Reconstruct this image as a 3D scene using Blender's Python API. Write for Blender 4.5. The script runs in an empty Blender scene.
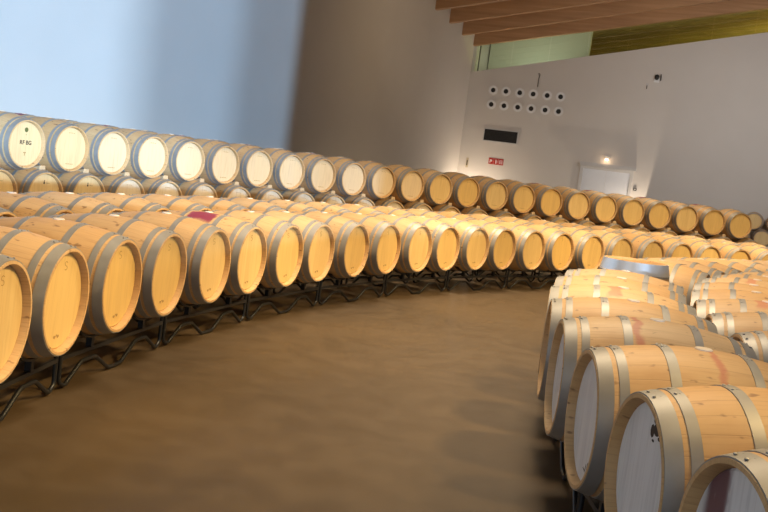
import bpy, bmesh, math, random
from mathutils import Vector, Matrix
random.seed(7)
C = bpy.context.scene.collection
PI = math.pi
cos, sin = math.cos, math.sin

# ------------------------------------------------------------------ materials
def new_mat(name, rough=.6, metal=0.):
    m = bpy.data.materials.new(name); m.use_nodes = True
    nt = m.node_tree
    b = nt.nodes['Principled BSDF']
    b.inputs['Roughness'].default_value = rough
    b.inputs['Metallic'].default_value = metal
    return m, nt, b

def N(nt, typ, **kw):
    n = nt.nodes.new(typ)
    for k, v in kw.items(): setattr(n, k, v)
    return n

def M(nt, op, a, b=None, c=None):
    n = N(nt, 'ShaderNodeMath', operation=op)
    for i, v in enumerate((a, b, c)):
        if v is None: continue
        if isinstance(v, (int, float)): n.inputs[i].default_value = v
        else: nt.links.new(v, n.inputs[i])
    return n.outputs[0]

def MIX(nt, fac, a, b, mode='MIX'):
    n = N(nt, 'ShaderNodeMix', data_type='RGBA', blend_type=mode)
    for s, v in ((n.inputs[0], fac), (n.inputs[6], a), (n.inputs[7], b)):
        if isinstance(v, (int, float)): s.default_value = v
        elif isinstance(v, tuple): s.default_value = v + (1,)
        else: nt.links.new(v, s)
    return n.outputs[2]

def NOISE(nt, vec, scale, detail=3., scl=None):
    if scl:
        mp = N(nt, 'ShaderNodeMapping'); mp.inputs['Scale'].default_value = scl
        nt.links.new(vec, mp.inputs[0]); vec = mp.outputs[0]
    n = N(nt, 'ShaderNodeTexNoise'); n.inputs['Scale'].default_value = scale
    n.inputs['Detail'].default_value = detail
    nt.links.new(vec, n.inputs['Vector']); return n.outputs['Fac']

def RAMP(nt, fac, lo, hi):
    n = N(nt, 'ShaderNodeMapRange'); n.interpolation_type = 'SMOOTHSTEP'
    n.inputs['From Min'].default_value = lo; n.inputs['From Max'].default_value = hi
    nt.links.new(fac, n.inputs['Value']); return n.outputs[0]

def BUMP(nt, b, h, strength=.2, dist=.01):
    n = N(nt, 'ShaderNodeBump'); n.inputs['Strength'].default_value = strength
    n.inputs['Distance'].default_value = dist
    nt.links.new(h, n.inputs['Height']); nt.links.new(n.outputs[0], b.inputs['Normal'])

def ATTR(nt, name):
    n = N(nt, 'ShaderNodeAttribute', attribute_type='OBJECT', attribute_name=name)
    return n.outputs['Fac']

def simple(name, col, rough=.6, metal=0., nscale=0., namt=.15):
    m, nt, b = new_mat(name, rough, metal)
    if nscale:
        tc = N(nt, 'ShaderNodeTexCoord').outputs['Object']
        f = NOISE(nt, tc, nscale)
        d = tuple(c*(1-namt) for c in col); h = tuple(min(1, c*(1+namt)) for c in col)
        nt.links.new(MIX(nt, f, d, h), b.inputs['Base Color'])
    else:
        b.inputs['Base Color'].default_value = col+(1,)
    return m

def mat_staves():
    m, nt, b = new_mat('oak_staves', .55)
    tc = N(nt, 'ShaderNodeTexCoord').outputs['Object']
    sp = N(nt, 'ShaderNodeSeparateXYZ'); nt.links.new(tc, sp.inputs[0])
    x, y, z = sp.outputs
    ang = M(nt, 'ARCTAN2', y, z)
    oi = N(nt, 'ShaderNodeObjectInfo').outputs['Random']
    a = M(nt, 'ADD', M(nt, 'MULTIPLY', ang, 27/(2*PI)), M(nt, 'MULTIPLY', oi, 9.0))
    cell = M(nt, 'FLOOR', a); fr = M(nt, 'FRACT', a)
    wn = N(nt, 'ShaderNodeTexWhiteNoise', noise_dimensions='2D')
    cv = N(nt, 'ShaderNodeCombineXYZ'); nt.links.new(cell, cv.inputs[0]); nt.links.new(M(nt, 'MULTIPLY', oi, 91.), cv.inputs[1])
    nt.links.new(cv.outputs[0], wn.inputs['Vector'])
    tone = wn.outputs['Value']
    col = MIX(nt, oi, (.58, .345, .145), (.66, .44, .225))
    col = MIX(nt, M(nt, 'MULTIPLY', tone, .22), col, (.48, .27, .11))
    gv = N(nt, 'ShaderNodeCombineXYZ')
    nt.links.new(M(nt, 'MULTIPLY', x, 2.2), gv.inputs[0])
    nt.links.new(M(nt, 'MULTIPLY', ang, 14.), gv.inputs[1])
    nt.links.new(M(nt, 'MULTIPLY', oi, 57.), gv.inputs[2])
    g = NOISE(nt, gv.outputs[0], 2.2, 5)
    col = MIX(nt, M(nt, 'MULTIPLY', RAMP(nt, g, .45, .8), .5), col, (.40, .21, .08))
    mo = NOISE(nt, tc, 5.5, 5, (.6, 1, 1))
    col = MIX(nt, M(nt, 'MULTIPLY', RAMP(nt, mo, .48, .72), .38), col, (.43, .22, .075))
    # knots and scuffs
    kv = N(nt, 'ShaderNodeCombineXYZ')
    nt.links.new(M(nt, 'MULTIPLY', x, 9.), kv.inputs[0]); nt.links.new(M(nt, 'MULTIPLY', ang, 5.), kv.inputs[1])
    nt.links.new(M(nt, 'MULTIPLY', oi, 33.), kv.inputs[2])
    kn = NOISE(nt, kv.outputs[0], 1.6, 2)
    col = MIX(nt, M(nt, 'MULTIPLY', RAMP(nt, kn, .64, .74), .8), col, (.22, .11, .045))
    # joints between the staves
    d = M(nt, 'ABSOLUTE', M(nt, 'SUBTRACT', fr, .5))
    seam = RAMP(nt, d, .465, .497)
    col = MIX(nt, M(nt, 'MULTIPLY', seam, .22), col, (.16, .085, .035))
    # wine spilled from the bung hole, running down over the bilge
    st = ATTR(nt, 'stain'); sx = ATTR(nt, 'stain_x'); sa = ATTR(nt, 'stain_a'); sw = ATTR(nt, 'stain_w'); sl = ATTR(nt, 'stain_l')
    wob = NOISE(nt, tc, 9., 4)
    dx = M(nt, 'ABSOLUTE', M(nt, 'ADD', M(nt, 'SUBTRACT', x, sx), M(nt, 'MULTIPLY', M(nt, 'SUBTRACT', wob, .5), .09)))
    mx = RAMP(nt, M(nt, 'SUBTRACT', sw, dx), 0., .02)
    da = M(nt, 'ABSOLUTE', M(nt, 'ADD', M(nt, 'SUBTRACT', ang, sa), M(nt, 'MULTIPLY', M(nt, 'SUBTRACT', wob, .5), .5)))
    ma = RAMP(nt, M(nt, 'SUBTRACT', sl, da), 0., .18)
    sm = M(nt, 'MULTIPLY', M(nt, 'MULTIPLY', mx, ma), st)
    wcol = MIX(nt, RAMP(nt, st, .5, .95), (.50, .11, .07), (.24, .025, .065))
    col = MIX(nt, sm, col, wcol)
    nt.links.new(col, b.inputs['Base Color'])
    BUMP(nt, b, M(nt, 'SUBTRACT', M(nt, 'MULTIPLY', g, .3), seam), .25, .004)
    return m

def mat_head():
    m, nt, b = new_mat('oak_head', .36)
    tc = N(nt, 'ShaderNodeTexCoord').outputs['Object']
    sp = N(nt, 'ShaderNodeSeparateXYZ'); nt.links.new(tc, sp.inputs[0])
    x, y, z = sp.outputs
    oi = N(nt, 'ShaderNodeObjectInfo').outputs['Random']
    a = M(nt, 'ADD', M(nt, 'MULTIPLY', y, 1/.066), M(nt, 'MULTIPLY', oi, 5.))
    cell = M(nt, 'FLOOR', a); fr = M(nt, 'FRACT', a)
    wn = N(nt, 'ShaderNodeTexWhiteNoise', noise_dimensions='2D')
    cv = N(nt, 'ShaderNodeCombineXYZ'); nt.links.new(cell, cv.inputs[0]); nt.links.new(M(nt, 'MULTIPLY', oi, 71.), cv.inputs[1])
    nt.links.new(cv.outputs[0], wn.inputs['Vector'])
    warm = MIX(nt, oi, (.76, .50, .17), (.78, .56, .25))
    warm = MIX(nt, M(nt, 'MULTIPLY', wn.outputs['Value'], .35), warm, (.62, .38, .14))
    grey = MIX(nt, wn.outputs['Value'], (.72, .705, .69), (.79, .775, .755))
    gv = N(nt, 'ShaderNodeCombineXYZ')
    nt.links.new(M(nt, 'MULTIPLY', y, 38.), gv.inputs[0]); nt.links.new(M(nt, 'MULTIPLY', z, 2.5), gv.inputs[1])
    nt.links.new(M(nt, 'MULTIPLY', oi, 40.), gv.inputs[2])
    g = NOISE(nt, gv.outputs[0], 1.5, 5)
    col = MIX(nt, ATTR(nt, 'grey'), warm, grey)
    gm = M(nt, 'MULTIPLY', RAMP(nt, g, .45, .8), .35)
    col = MIX(nt, gm, col, MIX(nt, ATTR(nt, 'grey'), (.50, .30, .11), (.36, .35, .35)))
    d = M(nt, 'ABSOLUTE', M(nt, 'SUBTRACT', fr, .5))
    seam = RAMP(nt, d, .475, .498)
    col = MIX(nt, M(nt, 'MULTIPLY', seam, .22), col, (.25, .15, .07))
    # wine blotch soaked into one or two heads
    w = NOISE(nt, tc, 7., 5, (1, 1.6, .55))
    dy = M(nt, 'ABSOLUTE', M(nt, 'SUBTRACT', y, ATTR(nt, 'blotch_y')))
    bm_ = M(nt, 'MULTIPLY', RAMP(nt, M(nt, 'SUBTRACT', .085, dy), 0., .05), RAMP(nt, w, .48, .58))
    bm_ = M(nt, 'MULTIPLY', bm_, ATTR(nt, 'blotch'))
    col = MIX(nt, bm_, col, (.14, .07, .085))
    nt.links.new(col, b.inputs['Base Color'])
    BUMP(nt, b, g, .08, .003)
    return m

def mat_hoop():
    m, nt, b = new_mat('galvanised_steel', .5, .38)
    tc = N(nt, 'ShaderNodeTexCoord').outputs['Object']
    f = NOISE(nt, tc, 14., 5)
    oi = N(nt, 'ShaderNodeObjectInfo').outputs['Random']
    col = MIX(nt, f, (.27, .255, .235), (.40, .385, .36))
    col = MIX(nt, M(nt, 'MULTIPLY', oi, .3), col, (.27, .24, .205))
    nt.links.new(col, b.inputs['Base Color'])
    nt.links.new(M(nt, 'ADD', M(nt, 'MULTIPLY', f, .2), .40), b.inputs['Roughness'])
    return m

def mat_floor():
    m, nt, b = new_mat('polished_concrete', .5)
    tc = N(nt, 'ShaderNodeTexCoord').outputs['Object']
    f = NOISE(nt, tc, .55, 6); g = NOISE(nt, tc, 4.5, 6); h = NOISE(nt, tc, 60., 3)
    s = NOISE(nt, tc, .9, 5, (1.0, .25, 1))
    col = MIX(nt, RAMP(nt, f, .3, .7), (.061, .038, .018), (.090, .056, .026))
    col = MIX(nt, M(nt, 'MULTIPLY', RAMP(nt, g, .35, .75), .45), col, (.110, .071, .035))
    col = MIX(nt, M(nt, 'MULTIPLY', RAMP(nt, s, .5, .75), .4), col, (.064, .042, .021))
    col = MIX(nt, M(nt, 'MULTIPLY', h, .35), col, (.055, .037, .018))
    nt.links.new(col, b.inputs['Base Color'])
    nt.links.new(M(nt, 'ADD', M(nt, 'MULTIPLY', g, .25), .38), b.inputs['Roughness'])
    BUMP(nt, b, h, .1, .003)
    return m

def mat_plaster():
    m, nt, b = new_mat('wall_plaster', .85)
    tc = N(nt, 'ShaderNodeTexCoord').outputs['Object']
    f = NOISE(nt, tc, .8, 5); h = NOISE(nt, tc, 45., 3)
    col = MIX(nt, f, (.56, .525, .485), (.62, .585, .545))
    col = MIX(nt, M(nt, 'MULTIPLY', h, .3), col, (.48, .45, .415))
    nt.links.new(col, b.inputs['Base Color'])
    BUMP(nt, b, h, .2, .01)
    return m

def mat_beam(name, c1, c2, c3):
    m, nt, b = new_mat(name, .6)
    tc = N(nt, 'ShaderNodeTexCoord').outputs['Object']
    f = NOISE(nt, tc, 6., 5, (.06, 1, 1.6)); g = NOISE(nt, tc, 1.2, 3, (.4, 1, 5))
    col = MIX(nt, RAMP(nt, f, .3, .7), c1, c2)
    col = MIX(nt, M(nt, 'MULTIPLY', RAMP(nt, g, .45, .7), .5), col, c3)
    nt.links.new(col, b.inputs['Base Color'])
    return m

STAVE = mat_staves(); HEAD = mat_head(); HOOP = mat_hoop()
FLOOR = mat_floor(); PLASTER = mat_plaster()
BEAM = mat_beam('laminated_timber', (.37, .20, .092), (.45, .255, .125), (.29, .15, .07))
OLIVE = mat_beam('olive_stained_boards', (.34, .27, .09), (.44, .35, .12), (.26, .20, .065))
SHINY = simple('new_galvanised_steel', (.80, .81, .83), .38, .8, 20., .05)
BUNG = simple('cream_silicone', (.72, .60, .47), .5)
STEEL = simple('black_painted_steel', (.018, .018, .019), .38, .3, 30., .3)
WEDGE = simple('raw_pine', (.56, .40, .23), .7, 0, 25., .2)
INK = simple('dark_brand_ink', (.035, .022, .018), .7)
BROWNINK = simple('burnt_brand_mark', (.42, .25, .09), .7)
GREENINK = simple('green_emblem_ink', (.12, .13, .04), .7)
WHITE = simple('white_paint', (.70, .70, .70), .5, 0, 4., .06)
GREYP = simple('pale_grey_paint', (.50, .49, .48), .6, 0, 6., .06)
DOORM = simple('white_door_paint', (.62, .64, .68), .45, 0, 3., .05)
BLACK = simple('matt_black', (.012, .012, .012), .6)
DGREY = simple('dark_grey_metal', (.05, .045, .04), .5, .4)
RED = simple('red_enamel', (.42, .035, .025), .45)
BEIGE = simple('beige_plastic', (.45, .38, .26), .5)
PALE = simple('pale_green_plaster', (.64, .66, .56), .8, 0, 1., .06)

def mat_glass():
    m, nt, b = new_mat('greenish_window_glass', .02)
    nt.nodes.remove(b)
    tr = N(nt, 'ShaderNodeBsdfTransparent'); tr.inputs[0].default_value = (.88, .92, .86, 1)
    gl = N(nt, 'ShaderNodeBsdfGlossy'); gl.inputs['Roughness'].default_value = .03
    mx = N(nt, 'ShaderNodeMixShader'); mx.inputs[0].default_value = .06
    nt.links.new(tr.outputs[0], mx.inputs[1]); nt.links.new(gl.outputs[0], mx.inputs[2])
    nt.links.new(mx.outputs[0], nt.nodes['Material Output'].inputs[0])
    return m
GLASS = mat_glass()
def mat_emit(name, col, s):
    m, nt, b = new_mat(name)
    b.inputs['Base Color'].default_value = col+(1,)
    b.inputs['Emission Color'].default_value = col+(1,)
    b.inputs['Emission Strength'].default_value = s
    return m
BULB = mat_emit('lit_lamp_glass', (1., .66, .38), 5.)

# ------------------------------------------------------------------ mesh helpers
def link(name, bm, mat, parent=None, loc=(0, 0, 0), smooth=False, angle=40):
    bmesh.ops.recalc_face_normals(bm, faces=bm.faces)
    me = bpy.data.meshes.new(name); bm.to_mesh(me); bm.free()
    me.materials.append(mat)
    if smooth:
        for p in me.polygons: p.use_smooth = True
        me.set_sharp_from_angle(angle=math.radians(angle))
    o = bpy.data.objects.new(name, me); C.objects.link(o)
    o.location = loc
    if parent: o.parent = parent
    return o

def lathe_x(bm, prof, seg=48):
    """closed solid of revolution about X; prof = [(x, r)...]"""
    rings = []
    for x, r in prof:
        if r < 1e-6: rings.append([bm.verts.new((x, 0, 0))])
        else: rings.append([bm.verts.new((x, r*sin(2*PI*k/seg), r*cos(2*PI*k/seg))) for k in range(seg)])
    for a, b in zip(rings, rings[1:]):
        for k in range(seg):
            k2 = (k+1) % seg
            if len(a) == 1: bm.faces.new((a[0], b[k], b[k2]))
            elif len(b) == 1: bm.faces.new((a[k], b[0], a[k2]))
            else: bm.faces.new((a[k], b[k], b[k2], a[k2]))
    return rings

def band_x(bm, prof, seg=48):
    """closed ring: prof is a closed loop of (x, r)"""
    rings = [[bm.verts.new((x, r*sin(2*PI*k/seg), r*cos(2*PI*k/seg))) for k in range(seg)] for x, r in prof]
    n = len(rings)
    for i in range(n):
        a, b = rings[i], rings[(i+1) % n]
        for k in range(seg):
            k2 = (k+1) % seg
            bm.faces.new((a[k], b[k], b[k2], a[k2]))

def box(bm, x0, x1, y0, y1, z0, z1, mat=None):
    v = [bm.verts.new(p) for p in ((x0,y0,z0),(x1,y0,z0),(x1,y1,z0),(x0,y1,z0),(x0,y0,z1),(x1,y0,z1),(x1,y1,z1),(x0,y1,z1))]
    for f in ((0,3,2,1),(4,5,6,7),(0,1,5,4),(1,2,6,5),(2,3,7,6),(3,0,4,7)):
        bm.faces.new([v[i] for i in f])
    if mat is not None:
        for q in v: q.co = mat @ q.co
    return v

def tube(bm, pts, r, seg=10):
    pts = [Vector(p) for p in pts]
    rings = []; up = Vector((1, 0, 0))
    for i, p in enumerate(pts):
        if i == 0: t = pts[1]-p
        elif i == len(pts)-1: t = p-pts[i-1]
        else: t = (pts[i+1]-p).normalized()+(p-pts[i-1]).normalized()
        t.normalize()
        u = up - t*up.dot(t)
        if u.length < 1e-4: u = Vector((0, 1, 0)) - t*t.y
        u.normalize(); w = t.cross(u)
        rings.append([bm.verts.new(p+u*r*cos(2*PI*k/seg)+w*r*sin(2*PI*k/seg)) for k in range(seg)])
    for a, b in zip(rings, rings[1:]):
        for k in range(seg):
            bm.faces.new((a[k], a[(k+1) % seg], b[(k+1) % seg], b[k]))
    bm.faces.new(rings[0][::-1]); bm.faces.new(rings[-1])

def fillet(pts, rad=.05, n=3):
    pts = [Vector(p) for p in pts]; out = [pts[0]]
    for a, b, c in zip(pts, pts[1:], pts[2:]):
        d1 = (a-b); d2 = (c-b); r = min(rad, d1.length*.45, d2.length*.45)
        p = b+d1.normalized()*r; q = b+d2.normalized()*r
        for k in range(n+1):
            t = k/n; out.append(p*(1-t)**2+b*2*t*(1-t)+q*t*t)
    out.append(pts[-1]); return out

def empty(name, loc, rot=(0, 0, 0), label=None, cat=None, group=None):
    o = bpy.data.objects.new(name, None); C.objects.link(o)
    o.empty_display_size = .1
    o.location = loc; o.rotation_euler = rot
    if label: tag(o, label, cat, group)
    return o
def tag(o, label, cat, group=None):
    o['label'] = label; o['category'] = cat
    if group: o['group'] = group
    return o
def dup(root, loc, rot, label, group=None):
    r = root.copy(); C.objects.link(r); r.location = loc; r.rotation_euler = rot
    r['label'] = label
    if group: r['group'] = group
    for ch in list(root.children):
        c = ch.copy(); C.objects.link(c); c.parent = r
        for g in ch.children:
            d = g.copy(); C.objects.link(d); d.parent = c
    return r
def struct(o):
    o['kind'] = 'structure'; return o

ORD = ['first','second','third','fourth','fifth','sixth','seventh','eighth','ninth','tenth','eleventh','twelfth','thirteenth',
       'fourteenth','fifteenth','sixteenth','seventeenth','eighteenth','nineteenth','twentieth']
ORD += ['twenty-'+w for w in ORD[:9]] + ['thirtieth'] + ['thirty-'+w for w in ORD[:9]]

# ------------------------------------------------------------------ camera
F_PX, PITCH, ROLL, CAMH = 937.55, -.09299, .12891, 1.5015
fw = Vector((0, cos(PITCH), sin(PITCH))); up = Vector((0, -sin(PITCH), cos(PITCH))); rt = Vector((1, 0, 0))
r2 = rt*cos(ROLL)+up*sin(ROLL); u2 = -rt*sin(ROLL)+up*cos(ROLL)
cd = bpy.data.cameras.new('camera'); cam = bpy.data.objects.new('camera', cd); C.objects.link(cam)
cd.sensor_width = 36; cd.lens = F_PX/768*36; cd.clip_end = 200; cd.clip_start = .05
mw = Matrix((r2, u2, -fw)).transposed().to_4x4(); mw.translation = Vector((0, 0, CAMH))
cam.matrix_world = mw
bpy.context.scene.camera = cam
def in_frame(P, rad=.5):
    d = Vector(P)-Vector((0, 0, CAMH)); z = d.dot(fw)
    if z < .3: return False
    x = 384+F_PX*d.dot(r2)/z; y = 256-F_PX*d.dot(u2)/z; m = F_PX*rad/z
    return -m < x < 768+m and -m < y < 512+m

# ------------------------------------------------------------------ barrel prototype
HL = .45; RH = .281; RB = .345          # half length, radius at the chime, radius at the bilge
def rad(x): return RH+(RB-RH)*(1-(abs(x)/HL)**2.0)

def make_barrel():
    root = empty('oak_barrel', (0, 0, 0))
    bm = bmesh.new()
    outer = [(-HL+2*HL*i/20, rad(-HL+2*HL*i/20)) for i in range(21)]
    prof = [(-HL+.045, 0), (-HL+.045, .256), (-HL+.004, .263), (-HL, .265), (-HL, RH-.002)] + outer[1:-1] + \
           [(HL, RH-.002), (HL, .265), (HL-.004, .263), (HL-.045, .256), (HL-.045, 0)]
    lathe_x(bm, prof, 56)
    ax = (0, 0, RB)
    link('staves', bm, STAVE, root, ax, True, 35)
    for s in (1, -1):
        bm = bmesh.new()
        lathe_x(bm, [(s*(HL-.047), 0), (s*(HL-.047), .2555), (s*(HL-.040), .2555), (s*(HL-.035), .248), (s*(HL-.035), 0)], 48)
        link('head', bm, HEAD, root, ax, True, 30)
    for s in (1, -1):
        for nm, a, b in (('chime_hoop', .003, .058), ('quarter_hoop', .078, .114), ('bilge_hoop', .266, .306)):
            bm = bmesh.new()
            xa, xb = HL-a, HL-b
            n = 3; t = .0032
            o1 = [(s*(xa+(xb-xa)*k/n), rad(xa+(xb-xa)*k/n)+t) for k in range(n+1)]
            i1 = [(s*(xa+(xb-xa)*k/n), rad(xa+(xb-xa)*k/n)-.001) for k in range(n, -1, -1)]
            band_x(bm, o1+i1, 56)
            # overlapped end of the strap with its two rivets
            xm = (xa+xb)/2; w = abs(xa-xb)
            for da in (-.10, .10):
                for k in (-.22, .22):
                    r0 = rad(xm)+t
                    q = bmesh.ops.create_uvsphere(bm, u_segments=8, v_segments=5, radius=.0065)['verts']
                    for v in q:
                        v.co = Vector((s*(xm+k*w)+v.co.x, sin(da)*r0+v.co.y, cos(da)*r0+v.co.z*.6))
            link(nm, bm, HOOP, root, ax, True, 35)
    bm = bmesh.new()
    seg = 20
    prev = None
    ring_prof = [(.036, -.006), (.036, .002), (.031, .006), (.012, .007)]
    rings = [[bm.verts.new((r*cos(2*PI*k/seg), r*sin(2*PI*k/seg), RB+z)) for k in range(seg)] for r, z in ring_prof]
    for a, b in zip(rings, rings[1:]):
        for k in range(seg): bm.faces.new((a[k], a[(k+1) % seg], b[(k+1) % seg], b[k]))
    bm.faces.new(rings[0][::-1]); bm.faces.new(rings[-1])
    link('bung', bm, BUNG, root, ax, True, 35)
    return root

PROTO = make_barrel()
def barrel(px, py, pz, az, label, group, grey=0., roll=None, stain=None, mark=None, blotch=None, tiltz=0.):
    """centre of the visible head at (px,py,pz); the head faces along azimuth az"""
    d = Vector((cos(az), sin(az), 0))
    base = Vector((px, py, pz)) - d*HL; base.z = pz-RB
    b = dup(PROTO, base, (0, 0, az), label, group)
    b['category'] = 'barrel'
    kids = list(b.children)
    rx = random.uniform(-.22, .22) if roll is None else roll
    nh = 0
    for k in kids:
        nm = k.name.split('.')[0]
        if nm in ('chime_hoop', 'quarter_hoop', 'bilge_hoop'):
            k.rotation_euler = (rx*.6+random.uniform(-.12, .12), 0, 0)
        elif nm == 'head':
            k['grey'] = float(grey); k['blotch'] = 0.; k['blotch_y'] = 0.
            k.rotation_euler = (rx, 0, 0)
            if k.data is HEADS[0] and blotch is not None:
                k['blotch'] = 1.; k['blotch_y'] = float(blotch); k.rotation_euler = (0, 0, 0)
            if k.data is HEADS[0] and mark: 
                for fn in mark: fn(k)
        elif nm == 'staves':
            s = stain or (0., 0., 0., 0., 0.)
            for q, v in zip(('stain', 'stain_x', 'stain_a', 'stain_w', 'stain_l'), s): k[q] = float(v)
            if not stain: k.rotation_euler = (random.uniform(-.1, .1), 0, 0)
    return b
HEADS = [k.data for k in PROTO.children if k.name.split('.')[0] == 'head']

# --- brand marks, made once as meshes lying just proud of the head
FACE = HL-.035+.0004
def decal_mesh(name, polys, mat):
    bm = bmesh.new()
    for poly in polys:
        vs = [bm.verts.new((FACE, y, z)) for y, z in poly]
        try: bm.faces.new(vs)
        except ValueError: pass
    r = bmesh.ops.extrude_face_region(bm, geom=bm.faces[:])
    for v in r['geom']:
        if isinstance(v, bmesh.types.BMVert): v.co.x += .0006
    bmesh.ops.recalc_face_normals(bm, faces=bm.faces)
    me = bpy.data.meshes.new(name); bm.to_mesh(me); bm.free(); me.materials.append(mat); return me
def ring_poly(cy, cz, r, n=14, ry=1., rz=1.): return [(cy+r*ry*cos(2*PI*k/n), cz+r*rz*sin(2*PI*k/n)) for k in range(n)]
def stroke(pts, w):
    out = []
    for (a, b), (c, d) in zip(pts, pts[1:]):
        l = math.hypot(c-a, d-b) or 1; nx, ny = -(d-b)/l*w/2, (c-a)/l*w/2
        out.append([(a+nx, b+ny), (c+nx, d+ny), (c-nx, d-ny), (a-nx, b-ny)])
    return out
sc = [(.016*cos(t), .011+.011*sin(t)) for t in [0.5+.5*k for k in range(9)]]
sc2 = [(.016*cos(t), -.011+.011*sin(t)) for t in [1.57-.5*k for k in range(9)]]
S_TOP = decal_mesh('brand_mark', stroke([(y, z+.185) for y, z in sc], .0035)+stroke([(y, z+.185) for y, z in sc2], .0035), BROWNINK)
S_BOT = decal_mesh('cooper_mark', [ring_poly(-.024, -.19, .010, 9, 1.2, .8), ring_poly(.02, -.186, .010, 9, 1.3, .8)]+stroke([(-.02, -.2), (.0, -.178), (.02, -.197)], .004), BROWNINK)
LINE_TOP = decal_mesh('brand_line', stroke([(-.05, .19), (-.02, .192)], .006)+stroke([(-.01, .192), (.02, .191)], .006)+stroke([(.03, .19), (.05, .187)], .006), BROWNINK)
LINE_BOT = decal_mesh('cooper_line', stroke([(-.06, -.19), (-.035, -.19)], .008)+stroke([(-.028, -.19), (.0, -.19)], .008)+stroke([(.008, -.19), (.035, -.19)], .008)+stroke([(.042, -.19), (.06, -.19)], .008), BROWNINK)
DROP = decal_mesh('drop_mark', [ring_poly(-.01, .15, .014, 10, .9, 1.)]+stroke([(-.01, .15), (-.01, .185)], .012)+stroke([(.02, .15), (.03, .15)], .006)+stroke([(.04, .15), (.05, .15)], .006)+stroke([(.06, .15), (.07, .15)], .006), INK)
EMBLEM = decal_mesh('round_emblem', [ring_poly(0, .165, .028, 18)]+stroke([(-.004, .105), (.006, .11)], .008), GREENINK)
LOGO_SMALL = decal_mesh('small_mark', stroke([(-.02, -.10), (.02, -.10)], .012)+stroke([(0, -.105), (0, -.135)], .010), BROWNINK)
SMUDGE = decal_mesh('black_stamp', [ring_poly(0.043, 0.231, 0.0184, 9, .8, 1.6), ring_poly(0.067, 0.187, 0.0253, 11, 1.1, .8), ring_poly(0.031, 0.175, 0.0172, 8, 1, 1.3), ring_poly(0.087, 0.207, 0.0115, 7, .7, 1.6), ring_poly(0.059, 0.255, 0.0080, 7, 1.2, .7), ring_poly(0.097, 0.165, 0.0092, 7, 1.4, .7), ring_poly(0.047, 0.147, 0.0069, 7, 1.6, .7)], INK)
TICKS = decal_mesh('pencil_marks', stroke([(.085, -.19), (.10, -.15)], .006)+stroke([(.06, -.20), (.075, -.165)], .006)+stroke([(.03, -.19), (.055, -.195)], .005), INK)
def put(me, nm):
    def fn(head):
        o = bpy.data.objects.new(nm, me); C.objects.link(o); o.parent = head
        # the mark lies on the head's outer face
        return o
    return fn
S_MARK = [put(S_TOP, 'brand_mark'), put(S_BOT, 'cooper_mark')]
B_MARK = [put(LINE_TOP, 'brand_mark'), put(LINE_BOT, 'cooper_mark')]
def rfbg(head):
    word(head, 'RF', -.05); word(head, 'BG', .05)
def word(head, txt, yc):
    cu = bpy.data.curves.new('lettering', 'FONT'); cu.body = txt; cu.size = .066; cu.align_x = 'CENTER'; cu.extrude = .0006
    cu.offset = .0018; cu.space_character = 1.05
    t = bpy.data.objects.new('lettering_curve', cu); C.objects.link(t)
    dg = bpy.context.evaluated_depsgraph_get()
    me = bpy.data.meshes.new_from_object(t.evaluated_get(dg))
    bpy.data.objects.remove(t)
    me.materials.clear(); me.materials.append(INK)
    for v in me.vertices: v.co = Vector((FACE+v.co.z, v.co.x+yc, v.co.y-.005))
    o = bpy.data.objects.new('lettering', me); C.objects.link(o); o.parent = head
RF_MARK = [put(EMBLEM, 'emblem'), rfbg, put(LOGO_SMALL, 'cooper_mark')]

# ------------------------------------------------------------------ rack prototype (carries two barrels)
RACK_P = .3735
def make_rack():
    root = empty('barrel_rack', (0, 0, 0))
    r = .0135; W = 2*RACK_P-.022
    for xf in (-.17, -.73):
        bm = bmesh.new()
        path = [(xf, -W, .30), (xf, -W, .05), (xf, -W+.07, r+.002), (xf, -.46, .13), (xf, -.29, .13), (xf, -.09, r+.002),
                (xf, .09, r+.002), (xf, .29, .13), (xf, .46, .13), (xf, W-.07, r+.002), (xf, W, .05), (xf, W, .30)]
        tube(bm, fillet(path, .028), r, 10)
        link('bent_tube', bm, STEEL, root, (0, 0, 0), True, 50)
        bm = bmesh.new()
        box(bm, xf-.012, xf+.012, -W, W, .180, .204)
        link('rail', bm, STEEL, root)
        for yb in (-RACK_P, RACK_P):
            bm = bmesh.new()
            box(bm, xf-.018, xf+.018, yb-.018, yb+.018, .2, .262)
            rr = rad(HL-.17)+.005
            n = 10; V = []
            for k in range(n+1):
                a = -.62+1.24*k/n
                ring = []
                for q, dx in ((rr, -.025), (rr, .025), (rr+.012, .025), (rr+.012, -.025)):
                    ring.append(bm.verts.new((xf+dx, yb+q*sin(a), .6-q*cos(a))))
                V.append(ring)
            for a, b in zip(V, V[1:]):
                for k in range(4): bm.faces.new((a[k], a[(k+1) % 4], b[(k+1) % 4], b[k]))
            bm.faces.new(V[0]); bm.faces.new(V[-1][::-1])
            link('cradle', bm, STEEL, root)
    for y in (-W, W):
        bm = bmesh.new(); tube(bm, [(-.17, y, .29), (-.73, y, .29)], .014, 8)
        link('side_bar', bm, STEEL, root, (0, 0, 0), True, 50)
    return root
RACK = make_rack(); rfirst = [True]
def rack(cx, cy, R, th, label, group, flip=False, zs=1.):
    """on an arc; th is the mean bearing; x local points out of the head side"""
    az = th if flip else th+PI
    p = (cx+R*cos(th), cy+R*sin(th), 0)
    if rfirst[0]:
        rfirst[0] = False; o = RACK; o.location = p; o.rotation_euler = (0, 0, az); tag(o, label, 'rack', group)
    else: o = dup(RACK, p, (0, 0, az), label, group)
    o.scale = (1, 1, zs)
    return o

# ------------------------------------------------------------------ rows of barrels
CX, CY = 12.8348, 3.7340
HF = .600
def pol(cx, cy, R, th): return cx+R*cos(th), cy+R*sin(th)

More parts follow.
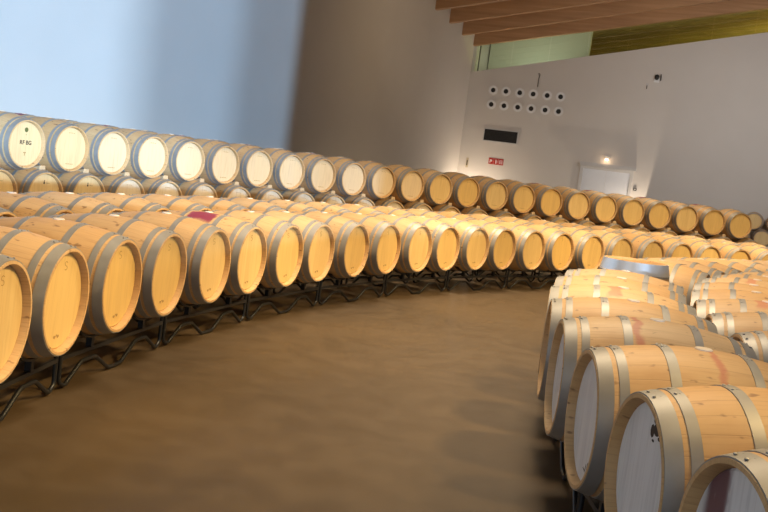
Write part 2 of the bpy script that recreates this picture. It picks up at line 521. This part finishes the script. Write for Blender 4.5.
# front row across the aisle
F_DT = {0:-.003, 1:.0005, 3:.001, 4:-.0025, 6:-.0015, 7:.0025, 8:-.0015, 9:-.002, 10:-.0035, 13:.0042, 14:.0035, 15:.0035, 16:.001, 18:-.0035, 19:-.002}
FR, F0, FD = 14.4825, 3.11682, -.0513476
NF = 23
for i in range(NF):
    th = F0+FD*i+F_DT.get(i, 0)
    x, y = pol(CX, CY, FR, th)
    n = ORD[i]
    lab = f'oak barrel in the front row across the aisle, {n} from the left edge'
    st = None
    if i == 0: lab = 'oak barrel cut by the left edge, nearest in the front row across the aisle'
    if i == 5:
        lab = 'oak barrel with a purple wine stain on top in the front row'
        st = (.97, .0, -.36, .125, .36)
    barrel(x, y, HF, th+PI, lab, 'barrels in the front row across the aisle', 0., random.uniform(-.12, .12), st, S_MARK if i < 19 else None)
for k in range(0, NF, 2):
    th = F0+FD*(k+.5)
    a, b = max(k, 0), k+1
    if k == 23: continue
    lab = (f'black steel rack under the {ORD[k]} and {ORD[k+1]} barrels of the front row' if k >= 0 else
           'black steel rack under the barrel cut by the left edge in the front row')
    rack(CX, CY, FR, th, lab, 'black racks under the front row')

# second row behind it, only the tops show
F2R, F2_0, F2D = 15.50, 3.085, -.0482
cnt = 0
for i in range(0, 26):
    th = F2_0+F2D*i
    x, y = pol(CX, CY, F2R, th)
    if not in_frame((x, y, .7), .45): continue
    barrel(x, y, HF+.022, th+PI, f'oak barrel in the row behind the front row, {ORD[cnt]} from the left', 'barrels in the second row across the aisle', 0., None)
    if cnt % 2 == 0:
        rack(CX, CY, F2R, th+F2D*.5, f'black steel rack under the {ORD[cnt]} and next barrel of the second row', 'black racks under the second row', False, 1.035)
    cnt += 1

# two-tier row along the wall
BX, BY, BR, BZ, B0, BD = 12.2581, 3.5694, 18.0758, 1.2417, 2.72426, -.0395342
BZL = BZ-.5915
B_DT = {13:.0015, 17:-.0015, 18:-.002, 19:-.003, 22:.001, 23:.0035}
for i in range(0, 24):
    th = B0+BD*i+B_DT.get(i, 0)*.5
    x, y = pol(BX, BY, BR, th)
    lab = f'oak barrel on the upper tier of the far stack, {ORD[i]} from the left'
    mk = B_MARK
    if i == 0: lab = 'oak barrel stamped RF BG on its head, leftmost on the upper tier'; mk = RF_MARK
    if i == 23: lab = 'oak barrel at the far right end of the upper tier'
    barrel(x, y, BZ, th+PI, lab, 'barrels on the upper tier of the far stack', .30 if 2 <= i <= 11 else (.15 if i < 2 else .0), 0., None, mk if i < 16 else None)  # daylight whitening of the left heads is mixed into their colour
for i in range(-1, 24):
    th = B0+BD*(i+.5)
    x, y = pol(BX, BY, BR, th)
    lab = (f'oak barrel on the lower tier of the far stack, {ORD[i+1]} from the left' if i >= 0 else
           'oak barrel cut by the left edge on the lower tier of the far stack')
    barrel(x, y, BZL, th+PI, lab, 'barrels on the lower tier of the far stack', .5 if 2 <= i <= 11 else .15, 0., None, [put(DROP, 'brand_mark')] if i < 2 else (B_MARK[:1] if i < 14 else None))  # lower heads in the daylit stretch also coloured paler, as if lit
    if i % 2 == 1 or i == -1:
        if i+1 < 24:
            rack(BX, BY, BR, th+BD*.5, f'black steel rack under the {ORD[i+1]} barrel of the lower tier', 'black racks under the far stack', False, 1.085)
# second depth of the same stack: upper tier shows in the notches
for i in range(0, 25):
    th = B0+.012+BD*.955*i
    x, y = pol(BX, BY, BR+.96, th)
    if not in_frame((x, y, BZ), .5): continue
    barrel(x, y, BZ+.015, th+PI, f'oak barrel behind the upper tier of the far stack, {ORD[i]} from the left', 'barrels behind the upper tier', 0., None,
           (.97, .0, .0, .12, .5) if i % 2 == 0 else None)
    th2 = th+BD*.955*.5
    x, y = pol(BX, BY, BR+.96, th2)
    barrel(x, y, BZL-.005, th2+PI, f'oak barrel behind the lower tier of the far stack, {ORD[i]} from the left', 'barrels behind the lower tier', 0., None)

# pine wedges between neighbouring upper barrels
bm = bmesh.new()
v = [bm.verts.new(p) for p in ((-.30, -.055, 0), (-.09, -.052, 0), (-.09, .052, 0), (-.30, .055, 0),
                               (-.30, -.035, .02), (-.09, -.040, .062), (-.09, .040, .062), (-.30, .035, .02))]
for f in ((0,3,2,1),(4,5,6,7),(0,1,5,4),(1,2,6,5),(2,3,7,6),(3,0,4,7)): bm.faces.new([v[k] for k in f])
bmesh.ops.bevel(bm, geom=bm.edges[:], offset=.006, segments=1, affect='EDGES')
wedge0 = link('wooden_wedge', bm, WEDGE); wu = False
for i in range(-1, 23):
    th = B0+BD*(i+.5)
    x, y = pol(BX, BY, BR, th)
    o = wedge0 if not wu else wedge0.copy()
    if wu: C.objects.link(o)
    wu = True
    o.location = (x, y, BZL+rad(HL-.10)-.012); o.rotation_euler = (0, 0, th+PI)
    lab = (f'small pine wedge right of the {ORD[i]} barrel of the upper tier' if i >= 0 else 'small pine wedge left of the barrel stamped RF BG')
    tag(o, lab, 'wedge', 'pine wedges between the upper barrels')

# near group on the right
RR, R0, RD = 11.9625, 3.26378, -.0625458
R_DT = {0:-.004, 1:.002, 2:.003, 4:-.002}
STR = {3: (.62, .112, .0, .027, 1.0), 2: (.60, -.02, -.2, .022, 1.2), 5: (.55, .05, 0., .05, .6), 1: (.5, -.09, -.1, .03, .25)}
names = {0: 'oak barrel cut by the bottom right corner, its pale head stained with wine',
         1: 'large near oak barrel with a black smudged stamp on its grey head',
         2: 'oak barrel with a thin red wine streak, second behind the corner barrel',
         3: 'oak barrel with a red wine streak beside its hoop, third behind the corner barrel'}
k = 0
for i in range(0, 20):
    if i in (8, 9): continue
    th = R0+RD*i+R_DT.get(i, 0)
    x, y = pol(CX, CY, RR, th)
    xc, yc = pol(CX, CY, RR-.45, th)
    if not in_frame((xc, yc, .6), .5): continue
    lab = names.get(i) or (f'oak barrel in the near right group, {ORD[i-1]} behind the corner barrel' if i < 8 else
                           f'oak barrel in the right group, {ORD[i-10]} beyond the upright barrel')
    if i == 8: lab = 'oak barrel lying just in front of the upright barrel'
    mk = {1: [put(SMUDGE, 'black_stamp')], 2: [put(TICKS, 'pencil_marks')], 3: [put(TICKS, 'pencil_marks')]}.get(i)
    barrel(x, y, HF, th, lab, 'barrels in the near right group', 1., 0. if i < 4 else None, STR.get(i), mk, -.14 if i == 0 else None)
nr = 0
for j in range(-1, 20, 2):
    if j in (7, 9): continue
    th = R0+RD*(j+.5)
    xc, yc = pol(CX, CY, RR-.45, th)
    if not in_frame((xc, yc, .2), .7): continue
    rack(CX, CY, RR, th, f'black steel rack under the {ORD[nr]} barrel pair of the near right group', 'black racks under the right group', True)
    nr += 1
cnt = 0
for i in range(-1, 18):
    th = 3.04-.0685*i
    x, y = pol(CX, CY, RR-.955, th)
    xc, yc = pol(CX, CY, RR-1.4, th)
    if not in_frame((xc, yc, .6), .45): continue
    barrel(x, y, HF, th, f'oak barrel in the inner row of the right group, {ORD[cnt]} from the front', 'barrels in the inner right row', 1., None,
           (.5, .04, 0., .05, .5) if cnt % 3 == 2 else None)
    if cnt % 2 == 0:
        rack(CX, CY, RR-.955, th-.034, f'black steel rack under the {ORD[cnt]} barrel of the inner right row', 'black racks under the inner right row', True)
    cnt += 1

# barrel standing on end
th = 2.716; x, y = pol(CX, CY, 11.55, th)
ub = dup(PROTO, (x, y, 0), (0, 0, 0), 'oak barrel standing upright with a shiny steel hoop round its rim', 'barrel standing on end')
del ub['group']; ub['category'] = 'barrel'
ub.name = 'upright_barrel'
ub.location = (x+RB-.04, y, HL*1.07+.002); ub.rotation_euler = (0, -PI/2, 0); ub.scale = (1.07, 1, 1)
for kk in ub.children:
    nm = kk.name.split('.')[0]
    if nm == 'staves':
        for q in ('stain', 'stain_x', 'stain_a', 'stain_w', 'stain_l'): kk[q] = 0.
    if nm == 'chime_hoop' and min(v.co.x for v in kk.data.vertices) > 0:
        bmh = bmesh.new(); xa, xb = HL-.002, HL-.098
        band_x(bmh, [(xa+(xb-xa)*q/4, rad(xa+(xb-xa)*q/4)+.006) for q in range(5)]+[(xa+(xb-xa)*q/4, rad(xa+(xb-xa)*q/4)) for q in range(4, -1, -1)], 56)
        me = bpy.data.meshes.new('chime_hoop'); bmesh.ops.recalc_face_normals(bmh, faces=bmh.faces); bmh.to_mesh(me); bmh.free()
        for pp in me.polygons: pp.use_smooth = True
        me.set_sharp_from_angle(angle=math.radians(35)); me.materials.append(SHINY); kk.data = me
        kk['label'] = 'wide shiny steel hoop'
    if nm == 'head': kk['grey'] = 0.; kk['blotch'] = 0.; kk['blotch_y'] = 0.

# short stack at the end wall
for j, (x, y, z, lab) in enumerate(((13.05, 33.9, 1.30, 'dim oak barrel on top of the small stack at the right edge, left one'),
                                    (13.78, 33.75, 1.30, 'dim oak barrel on top of the small stack, cut by the right edge'),
                                    (13.41, 33.82, .71, 'dim oak barrel at the bottom of the small stack at the right edge'),
                                    (12.68, 33.97, .71, 'dim oak barrel in the small far stack, hidden behind the upper tier end'))):
    barrel(x, y, z, -PI/2-.36, lab, 'barrels stacked by the end wall', 0., 0.)
for j, (x, y) in enumerate(((13.05, 33.9),)):
    o = dup(RACK, (x, y, 0), (0, 0, -PI/2-.36), 'black steel rack under the small stack at the end wall', 'rack at the end wall'); o.scale = (1, 1, 1.17); del o['group']

for ch in list(PROTO.children): bpy.data.objects.remove(ch)
bpy.data.objects.remove(PROTO)

# ------------------------------------------------------------------ the hall
CORNER = Vector((2.514, 38.5, 0))
A = math.radians(17)
WD = Vector((cos(A), -sin(A), 0)); WN = Vector((-sin(A), -cos(A), 0))      # along the end wall, and out of it into the hall
LD = Vector((-.316, -.949, 0)).normalized(); LN = Vector((.949, -.316, 0)).normalized()
RZ = math.atan2(WD.y, WD.x)
def wall_mat(): return Matrix.Translation(CORNER) @ Matrix.Rotation(RZ, 4, 'Z')     # local x along wall, -y into the hall
WM = wall_mat()
def frame_at(s, z, out=0.): return WM @ Vector((s, -out, z))

bm = bmesh.new(); box(bm, -30, 45, -12, 60, -.2, 0); struct(link('floor', bm, FLOOR))
# end wall: top edge rises with the roof
bm = bmesh.new()
S0, S1 = 0, 32
top = lambda s: 5.78+.2255*s
prof = [(S0, 0), (S1, 0), (S1, top(S1)), (S0, top(S0))]
fr = [bm.verts.new((s, 0, z)) for s, z in prof]; bk = [bm.verts.new((s, .3, z)) for s, z in prof]
bm.faces.new(fr); bm.faces.new(bk[::-1])
for q in range(4): bm.faces.new((fr[q], fr[(q+1) % 4], bk[(q+1) % 4], bk[q]))
o = link('wall_end', bm, PLASTER); o.matrix_world = WM; struct(o)
# left wall
LM = Matrix.Translation(CORNER) @ Matrix.Rotation(math.atan2(LD.y, LD.x), 4, 'Z')   # local x from the corner towards the viewer
bm = bmesh.new(); box(bm, -14, 44, -.4, 0, 0, 12)
o = link('wall_left', bm, PLASTER); o.matrix_world = LM; struct(o)
# wall behind the viewer, with the tall daylight window
YB = -6.0
bm = bmesh.new()
WX0, WX1, WZ0, WZ1 = -1.6, 8.75, 1.46, 8.0
for x0, x1, z0, z1 in ((-14, WX0, 0, 14), (WX1, 48, 0, 14), (WX0, WX1, 0, WZ0), (WX0, WX1, WZ1, 14)):
    box(bm, x0, x1, YB-.3, YB, z0, z1)
struct(link('wall_back', bm, PLASTER))
bm = bmesh.new(); box(bm, 40, 40.3, YB, 60, 0, 16); struct(link('wall_right', bm, PLASTER))

# roof: beams rise away from the left wall, parallel to the end wall
SL = .21
bz = lambda s: 6.82+.05*s
for j in range(0, 12):
    s = .02+1.92*j
    p = CORNER+LD*s
    bm = bmesh.new()
    L = 30.
    a = [(-.25, -.11), (-.25, .11), (L, .11), (L, -.11)]
    lo = [bm.verts.new((x, y, SL*x)) for x, y in a]; hi = [bm.verts.new((x, y, SL*x+.80)) for x, y in a]
    bm.faces.new(lo); bm.faces.new(hi[::-1])
    for q in range(4): bm.faces.new((lo[q], lo[(q+1) % 4], hi[(q+1) % 4], hi[q]))
    o = link('roof_beam', bm, BEAM); o.matrix_world = Matrix.Translation(p+Vector((0, 0, bz(s)))) @ Matrix.Rotation(RZ, 4, 'Z')
    lab = {0: 'brown laminated roof beam nearest the end wall, directly above the glass strip', 1: 'brown laminated roof beam, second from the end wall',
           2: 'brown laminated roof beam, third from the end wall', 3: 'brown laminated roof beam cut by the top edge, fourth from the end wall'}.get(j)
    if j < 4: tag(o, lab, 'beam', 'roof beams')
    else: tag(o, f'brown laminated roof beam, {ORD[j]} from the end wall', 'beam', 'roof beams')
bm = bmesh.new()
# ceiling deck above the beams (covers hall and the room beyond the glass)
P = [(-1.0, 14), (48, 14), (48, -46), (-1.0, -46)]
def deck(x, y): return 7.60+SL*x+.05*max(0., -y)+.02
lo = [bm.verts.new((x, y, 7.62+SL*x+.05*(-y if y < 0 else 0))) for x, y in P]
hi = [bm.verts.new(v.co+Vector((0, 0, .2))) for v in lo]
bm.faces.new(lo); bm.faces.new(hi[::-1])
for q in range(4): bm.faces.new((lo[q], lo[(q+1) % 4], hi[(q+1) % 4], hi[q]))
o = link('ceiling', bm, BEAM); o.matrix_world = WM; struct(o)

# glass strip between end wall and roof
panes = [0.12, 1.56, 3.03, 4.5, 6.0, 7.5, 9.0, 10.5, 12.0, 13.5]
t = empty('window_1', (0, 0, 0)); t.matrix_world = WM; struct(t)
for a, b in zip(panes, panes[1:]):
    bm = bmesh.new()
    v = [bm.verts.new((s, .14+dy, z)) for dy in (0, .012) for s, z in ((a+.006, top(a)), (b-.006, top(b)), (b-.006, 7.62+SL*b), (a+.006, 7.62+SL*a))]
    bm.faces.new(v[:4]); bm.faces.new(v[4:][::-1])
    for q in range(4): bm.faces.new((v[q], v[(q+1) % 4], v[4+(q+1) % 4], v[4+q]))
    link('pane', bm, GLASS, t)
bm = bmesh.new(); box(bm, .0, .12, .10, .2, 5.76, 7.6); link('window_frame', bm, PALE, t)
bm = bmesh.new(); box(bm, .24, .27, .10, .2, 5.8, 7.6); link('glazing_bar', bm, DGREY, t)
# room beyond the glass: pale wall, then olive boarded ceiling
bm = bmesh.new(); box(bm, .12, 4.3, 2.6, 2.9, 0, 9.6); o = link('wall_annex', bm, PALE); o.matrix_world = WM; struct(o)
for j in range(20):
    y0 = .7+j*.6
    bm = bmesh.new()
    x0 = 4.35 if y0 < 2.95 else .55
    a = [(x0, y0), (22, y0), (22, y0+.07), (x0, y0+.07)]
    lo = [bm.verts.new((x, y, 7.50+SL*x)) for x, y in a]; hi = [bm.verts.new((x, y, 7.60+SL*x)) for x, y in a]
    bm.faces.new(lo); bm.faces.new(hi[::-1])
    for q in range(4): bm.faces.new((lo[q], lo[(q+1) % 4], hi[(q+1) % 4], hi[q]))
    o = link('annex_joist', bm, OLIVE); o.matrix_world = WM
    tag(o, f'olive roof joist beyond the glass strip, {ORD[j]} behind the end wall', 'joist', 'joists beyond the glass')
bm = bmesh.new(); box(bm, .5, 30, 13.2, 13.5, 0, 20); o = link('wall_annex_back', bm, OLIVE); o.matrix_world = WM; struct(o)

# ------------------------------------------------------------------ fittings on the end wall
def disc_y(bm, r0, r1, y0, y1, seg=28):
    """ring (or disc if r0 == 0) facing -y"""
    R = []
    for r, y in ((r1, y1), (r1, y0), (r0, y0), (r0, y1)) if r0 > 0 else ((r1, y1), (r1, y0)):
        R.append([bm.verts.new((r*cos(2*PI*k/seg), y, r*sin(2*PI*k/seg))) for k in range(seg)])
    n = len(R)
    for i in range(n if r0 > 0 else n-1):
        a, b = R[i], R[(i+1) % n]
        for k in range(seg): bm.faces.new((a[k], a[(k+1) % seg], b[(k+1) % seg], b[k]))
    if r0 == 0: bm.faces.new(R[0]); bm.faces.new(R[1][::-1])
def wall_thing(name, s, z, label, cat, group=None, out=0.):
    o = empty(name, (0, 0, 0), (0, 0, 0), label, cat, group)
    o.location = frame_at(s, z, out); o.rotation_euler = (0, 0, RZ)
    return o

nz = wall_thing('air_nozzle', 1.03, 5.15, '', 'air nozzle', 'air nozzles on the end wall')
bm = bmesh.new(); disc_y(bm, .135, .185, -.03, 0.0); link('flange', bm, WHITE, nz, (0, 0, 0), True, 40)
bm = bmesh.new()
seg = 28; rr = [(.135, -.028), (.12, -.036), (.095, -.02), (.085, .0)]
R = [[bm.verts.new((r*cos(2*PI*k/seg), y, r*sin(2*PI*k/seg))) for k in range(seg)] for r, y in rr]
for a, b in zip(R, R[1:]):
    for k in range(seg): bm.faces.new((a[k], a[(k+1) % seg], b[(k+1) % seg], b[k]))
link('collar', bm, WHITE, nz, (0, 0, 0), True, 60)
bm = bmesh.new(); disc_y(bm, 0, .10, -.017, 0.0); link('throat', bm, BLACK, nz)
k = 0
for row, zz in (('upper', 5.15), ('lower', 4.575)):
    for c, s in enumerate((1.03, 1.55, 2.11, 2.65, 3.21, 3.74)):
        lab = f'round white air nozzle with a black throat, {ORD[c]} from the left in the {row} line'
        if k == 0: nz['label'] = lab
        else: dup(nz, frame_at(s, zz), (0, 0, RZ), lab)
        k += 1

g = wall_thing('air_grille', 1.585, 3.36, 'dark rectangular air grille on the end wall below the air nozzles', 'grille')
bm = bmesh.new()
w, h = .675, .225
for x0, x1, z0, z1 in ((-w-.04, w+.04, h, h+.045), (-w-.04, w+.04, -h-.045, -h), (-w-.04, -w, -h, h), (w, w+.04, -h, h)): box(bm, x0, x1, -.035, .01, z0, z1)
link('frame', bm, GREYP, g)
bm = bmesh.new(); box(bm, -w, w, -.006, .01, -h, h); link('backing', bm, BLACK, g)
bm = bmesh.new()
for q in range(9):
    z = -h+.03+q*.05; box(bm, -w, w, -.028, -.008, z-.006, z+.006)
link('louvre', bm, DGREY, g)

s = wall_thing('fire_sign', 1.54, 2.33, 'red fire equipment sign of three square panels on the end wall', 'sign')
for q in range(3):
    bm = bmesh.new(); x0 = -.30+q*.205; box(bm, x0, x0+.192, -.012, .004, -.125, .125); pn = link('panel', bm, RED, s)
    bm = bmesh.new(); c = x0+.096
    if q == 0:
        box(bm, c-.05, c-.02, -.0135, -.012, -.07, .06); box(bm, c-.02, c+.045, -.0135, -.012, -.02, .06); box(bm, c+.0, c+.02, -.0135, -.012, -.03, -.02)
    elif q == 1:
        box(bm, c-.022, c+.022, -.0135, -.012, -.085, .045); box(bm, c-.012, c+.012, -.0135, -.012, .045, .08); box(bm, c-.05, c-.022, -.0135, -.012, .05, .065); box(bm, c+.04, c+.055, -.0135, -.012, -.06, .05)
    else:
        for zz in (-.08, -.045, -.01, .025, .06): box(bm, c-.06, c+.06, -.0135, -.012, zz, zz+.013)
        box(bm, c-.06, c-.045, -.0135, -.012, -.08, .073); box(bm, c+.045, c+.06, -.0135, -.012, -.08, .073)
    link('pictogram', bm, WHITE, pn)

pl = wall_thing('wall_plate', .37, 2.15, 'narrow beige plate on the end wall beside the corner', 'plate')
bm = bmesh.new(); box(bm, -.05, .05, -.03, .005, -.2, .2); bmesh.ops.bevel(bm, geom=bm.edges[:], offset=.008, segments=2, affect='EDGES')
link('cover', bm, BEIGE, pl)
bm = bmesh.new(); box(bm, -.02, .02, -.034, -.029, -.12, .10); link('slot', bm, DGREY, pl)

hk = wall_thing('hanging_cable', 2.79, 5.45, 'thin dark cable with a hooked top hanging above the air nozzles', 'cable')
bm = bmesh.new(); tube(bm, [(0.0, -.03, 0), (0.0, -.03, .34), (.02, -.035, .42), (.03, -.05, .48), (.0, -.05, .52), (-.04, -.03, .50)], .014, 8)
link('cable', bm, DGREY, hk, (0, 0, 0), True)

ca = wall_thing('security_camera', 7.26, 6.22, 'small security camera high on the end wall', 'camera')
bm = bmesh.new(); box(bm, -.10, .10, -.04, .005, -.17, .0); bmesh.ops.bevel(bm, geom=bm.edges[:], offset=.01, segments=2, affect='EDGES'); link('mount', bm, WHITE, ca)
bm = bmesh.new(); bmesh.ops.create_uvsphere(bm, u_segments=16, v_segments=10, radius=.085)
for v in bm.verts: v.co = Vector((v.co.x, v.co.y*.9-.08, v.co.z*1.25+.02))
link('dome', bm, BLACK, ca, (0, 0, 0), True)
bm = bmesh.new(); box(bm, .13, .16, -.09, .0, -.10, .14); link('side_bracket', bm, DGREY, ca)
ls = wall_thing('wall_sensor', 6.94, 5.90, 'tiny dark sensor on the end wall left of the security camera', 'sensor')
bm = bmesh.new(); box(bm, -.045, .045, -.05, .005, .0, .08); link('body', bm, GREYP, ls)
bm = bmesh.new(); tube(bm, [(0, -.03, 0), (0, -.03, -.13)], .016, 8); link('stem', bm, DGREY, ls)

# double door
d = empty('door_1', (0, 0, 0)); d.location = frame_at(5.92, 0); d.rotation_euler = (0, 0, RZ); struct(d)
W2, H2 = .90, 2.50
bm = bmesh.new()
for x0, x1, z0, z1 in ((-W2-.12, -W2, 0, H2+.1), (W2, W2+.12, 0, H2+.1), (-W2, W2, H2, H2+.1)): box(bm, x0, x1, -.06, .02, z0, z1)
link('door_frame', bm, GREYP, d)
for sgn in (-1, 1):
    bm = bmesh.new(); x0, x1 = (-W2+.004, -.004) if sgn < 0 else (.004, W2-.004)
    box(bm, x0, x1, -.035, .02, .01, H2-.005); lf = link('door_leaf', bm, DOORM, d)
    bm = bmesh.new(); xx = sgn*.10; tube(bm, [(xx, -.035, 1.05), (xx, -.09, 1.05), (xx+sgn*.12, -.09, 1.05)], .012, 8); link('door_handle', bm, DGREY, lf, (0, 0, 0), True)
bm = bmesh.new(); box(bm, -W2-.14, W2+.20, -.20, .01, H2+.1, H2+.24); link('lintel', bm, GREYP, d)
dl = wall_thing('door_lamp', 5.86, 2.92, 'small lit lamp on the end wall above the white double door', 'lamp')
bm = bmesh.new(); box(bm, -.11, .11, -.06, .005, .05, .16); bmesh.ops.bevel(bm, geom=bm.edges[:], offset=.015, segments=2, affect='EDGES'); link('housing', bm, GREYP, dl)
bm = bmesh.new(); bmesh.ops.create_uvsphere(bm, u_segments=16, v_segments=10, radius=.055)
for v in bm.verts: v.co = Vector((v.co.x*1.4, v.co.y*.8-.07, v.co.z*.8))
link('bulb', bm, BULB, dl, (0, 0, 0), True)
sw = wall_thing('wall_switch', 7.08, 1.92, 'small dark switch box on the end wall right of the white door', 'switch')
bm = bmesh.new(); box(bm, -.065, .065, -.04, .005, -.05, .05); bmesh.ops.bevel(bm, geom=bm.edges[:], offset=.008, segments=2, affect='EDGES'); link('box', bm, DGREY, sw)
bm = bmesh.new(); box(bm, -.03, .03, -.05, -.038, -.025, .025); link('rocker', bm, GREYP, sw)

# ------------------------------------------------------------------ lights
def lamp(name, kind, loc, energy, col, target=None, **kw):
    l = bpy.data.lights.new(name, kind); l.energy = energy; l.color = col
    for k, v in kw.items(): setattr(l, k, v)
    o = bpy.data.objects.new(name, l); C.objects.link(o); o.location = loc
    if target is not None:
        o.rotation_euler = (Vector(target)-Vector(loc)).to_track_quat('-Z', 'Y').to_euler()
    return o
WARM = (1., .72, .33)
# track of warm spotlights over the inner side of the ring, aimed at the aisle
for q, (th, e) in enumerate(((3.5, .35), (3.2, .9), (2.95, 1.), (2.7, 1.), (2.45, 1.), (2.2, 1.), (1.95, 1.))):
    x, y = pol(CX, CY, 9.8, th); tx, ty = pol(CX, CY, 14.7, th)
    lamp('spot_lamp', 'SPOT', (x, y, 4.7), 1260*e, WARM, (tx, ty, .5), spot_size=math.radians(66), spot_blend=.85, shadow_soft_size=.25)
# general warm light from high under the roof
for q, (x, y) in enumerate(((1.2, 7.5), (1.5, 13), (7, 17), (5, 25))):
    lamp('roof_lamp', 'AREA', (x, y, 6.6), (230, 250, 230, 190)[q], (1., .80, .54), (x, y, 0), size=2.0, spread=math.radians(115))
# low daylight through the tall window behind the viewer
az = math.radians(111.5); el = math.radians(-2.)
for q, (da, e, an, dc) in enumerate(((0., 2.5, 1.0, (.42, .67, 1.)), (3.5, 1.8, 2.0, (.40, .66, 1.)), (9., 3.5, 3.0, (.52, .74, 1.)))):
    a = az+math.radians(da)
    dv = Vector((cos(a)*cos(el), sin(a)*cos(el), sin(el)))
    lamp('daylight', 'SUN', tuple(Vector((6, -20, 6))), e, dc, tuple(Vector((6, -20, 6))+dv), angle=math.radians(an))
# added cool fill behind and left of the viewer, for the right-hand heads
lamp('cool_fill', 'AREA', (-7.5, -3.5, 3.0), 190, (.70, .84, 1.), (1.5, 3.0, .6), size=3.0)
# uplights at the foot of the end wall; one gets an added, unseen shield
def uplight(s, out, lab, energy, light_blocker):
    t = wall_thing('wall_uplight', s, 0, lab, 'uplight', 'uplights along the end wall', out)
    bm = bmesh.new(); box(bm, -.12, .12, -.09, .09, 0, .22); link('housing', bm, STEEL, t)
    bm = bmesh.new(); box(bm, -.09, .09, -.06, .06, .22, .235); link('lens', bm, BULB, t)
    if light_blocker:
        bm = bmesh.new(); box(bm, .11, .125, -.3, out-.01, .2, 1.35); link('light_blocker', bm, STEEL, t)  # unseen panel added to cut the light on the wall to its right
    p = frame_at(s, .36, out)
    lamp('uplight_lamp', 'POINT', p, energy, (1., .82, .62), shadow_soft_size=.05)
# added broad fill lights, not fixtures, brightening the end wall and the roof
lamp('end_wall_fill', 'AREA', (12, 23, 5.0), 205, (1., .93, .88), (12, 36, 5.2), size=3.0, spread=math.radians(100))
lamp('roof_fill', 'AREA', (5, 27, 4.2), 70, (1., .84, .66), (6, 31, 9), size=2.0)
uplight(7.37, .55, 'floor uplight by the end wall right of the white door', 260, True)
lamp('left_wall_fill', 'AREA', (3.5, 25, 6.2), 60, (1., .74, .42), (-.5, 31, 3.5), size=1.5)  # added fill that warms and brightens the left wall, no fixture there
uplight(.75, .75, 'floor uplight in the corner of the hall', 260, False)
p = frame_at(5.86, 2.86, .22); lamp('door_glow', 'POINT', p, 2.5, (1., .72, .45), shadow_soft_size=.06)
# yellow light in the room beyond the glass
lamp('annex_lamp', 'AREA', WM @ Vector((16, 6, 6.5)), 700, (1., .85, .28), WM @ Vector((12, 6, 12)), size=1.5)
lamp('annex_white', 'AREA', WM @ Vector((2.6, 1.0, 5.3)), 40, (.95, 1., .82), WM @ Vector((2.4, 2.4, 8)), size=1.0)

w = bpy.data.worlds.new('world'); bpy.context.scene.world = w; w.use_nodes = True
bg = w.node_tree.nodes['Background']; bg.inputs[0].default_value = (.70, .84, 1., 1); bg.inputs[1].default_value = 1.0
vs = bpy.context.scene.view_settings
vs.view_transform = 'Standard'; vs.look = 'None'; vs.gamma = 1; vs.exposure = 0
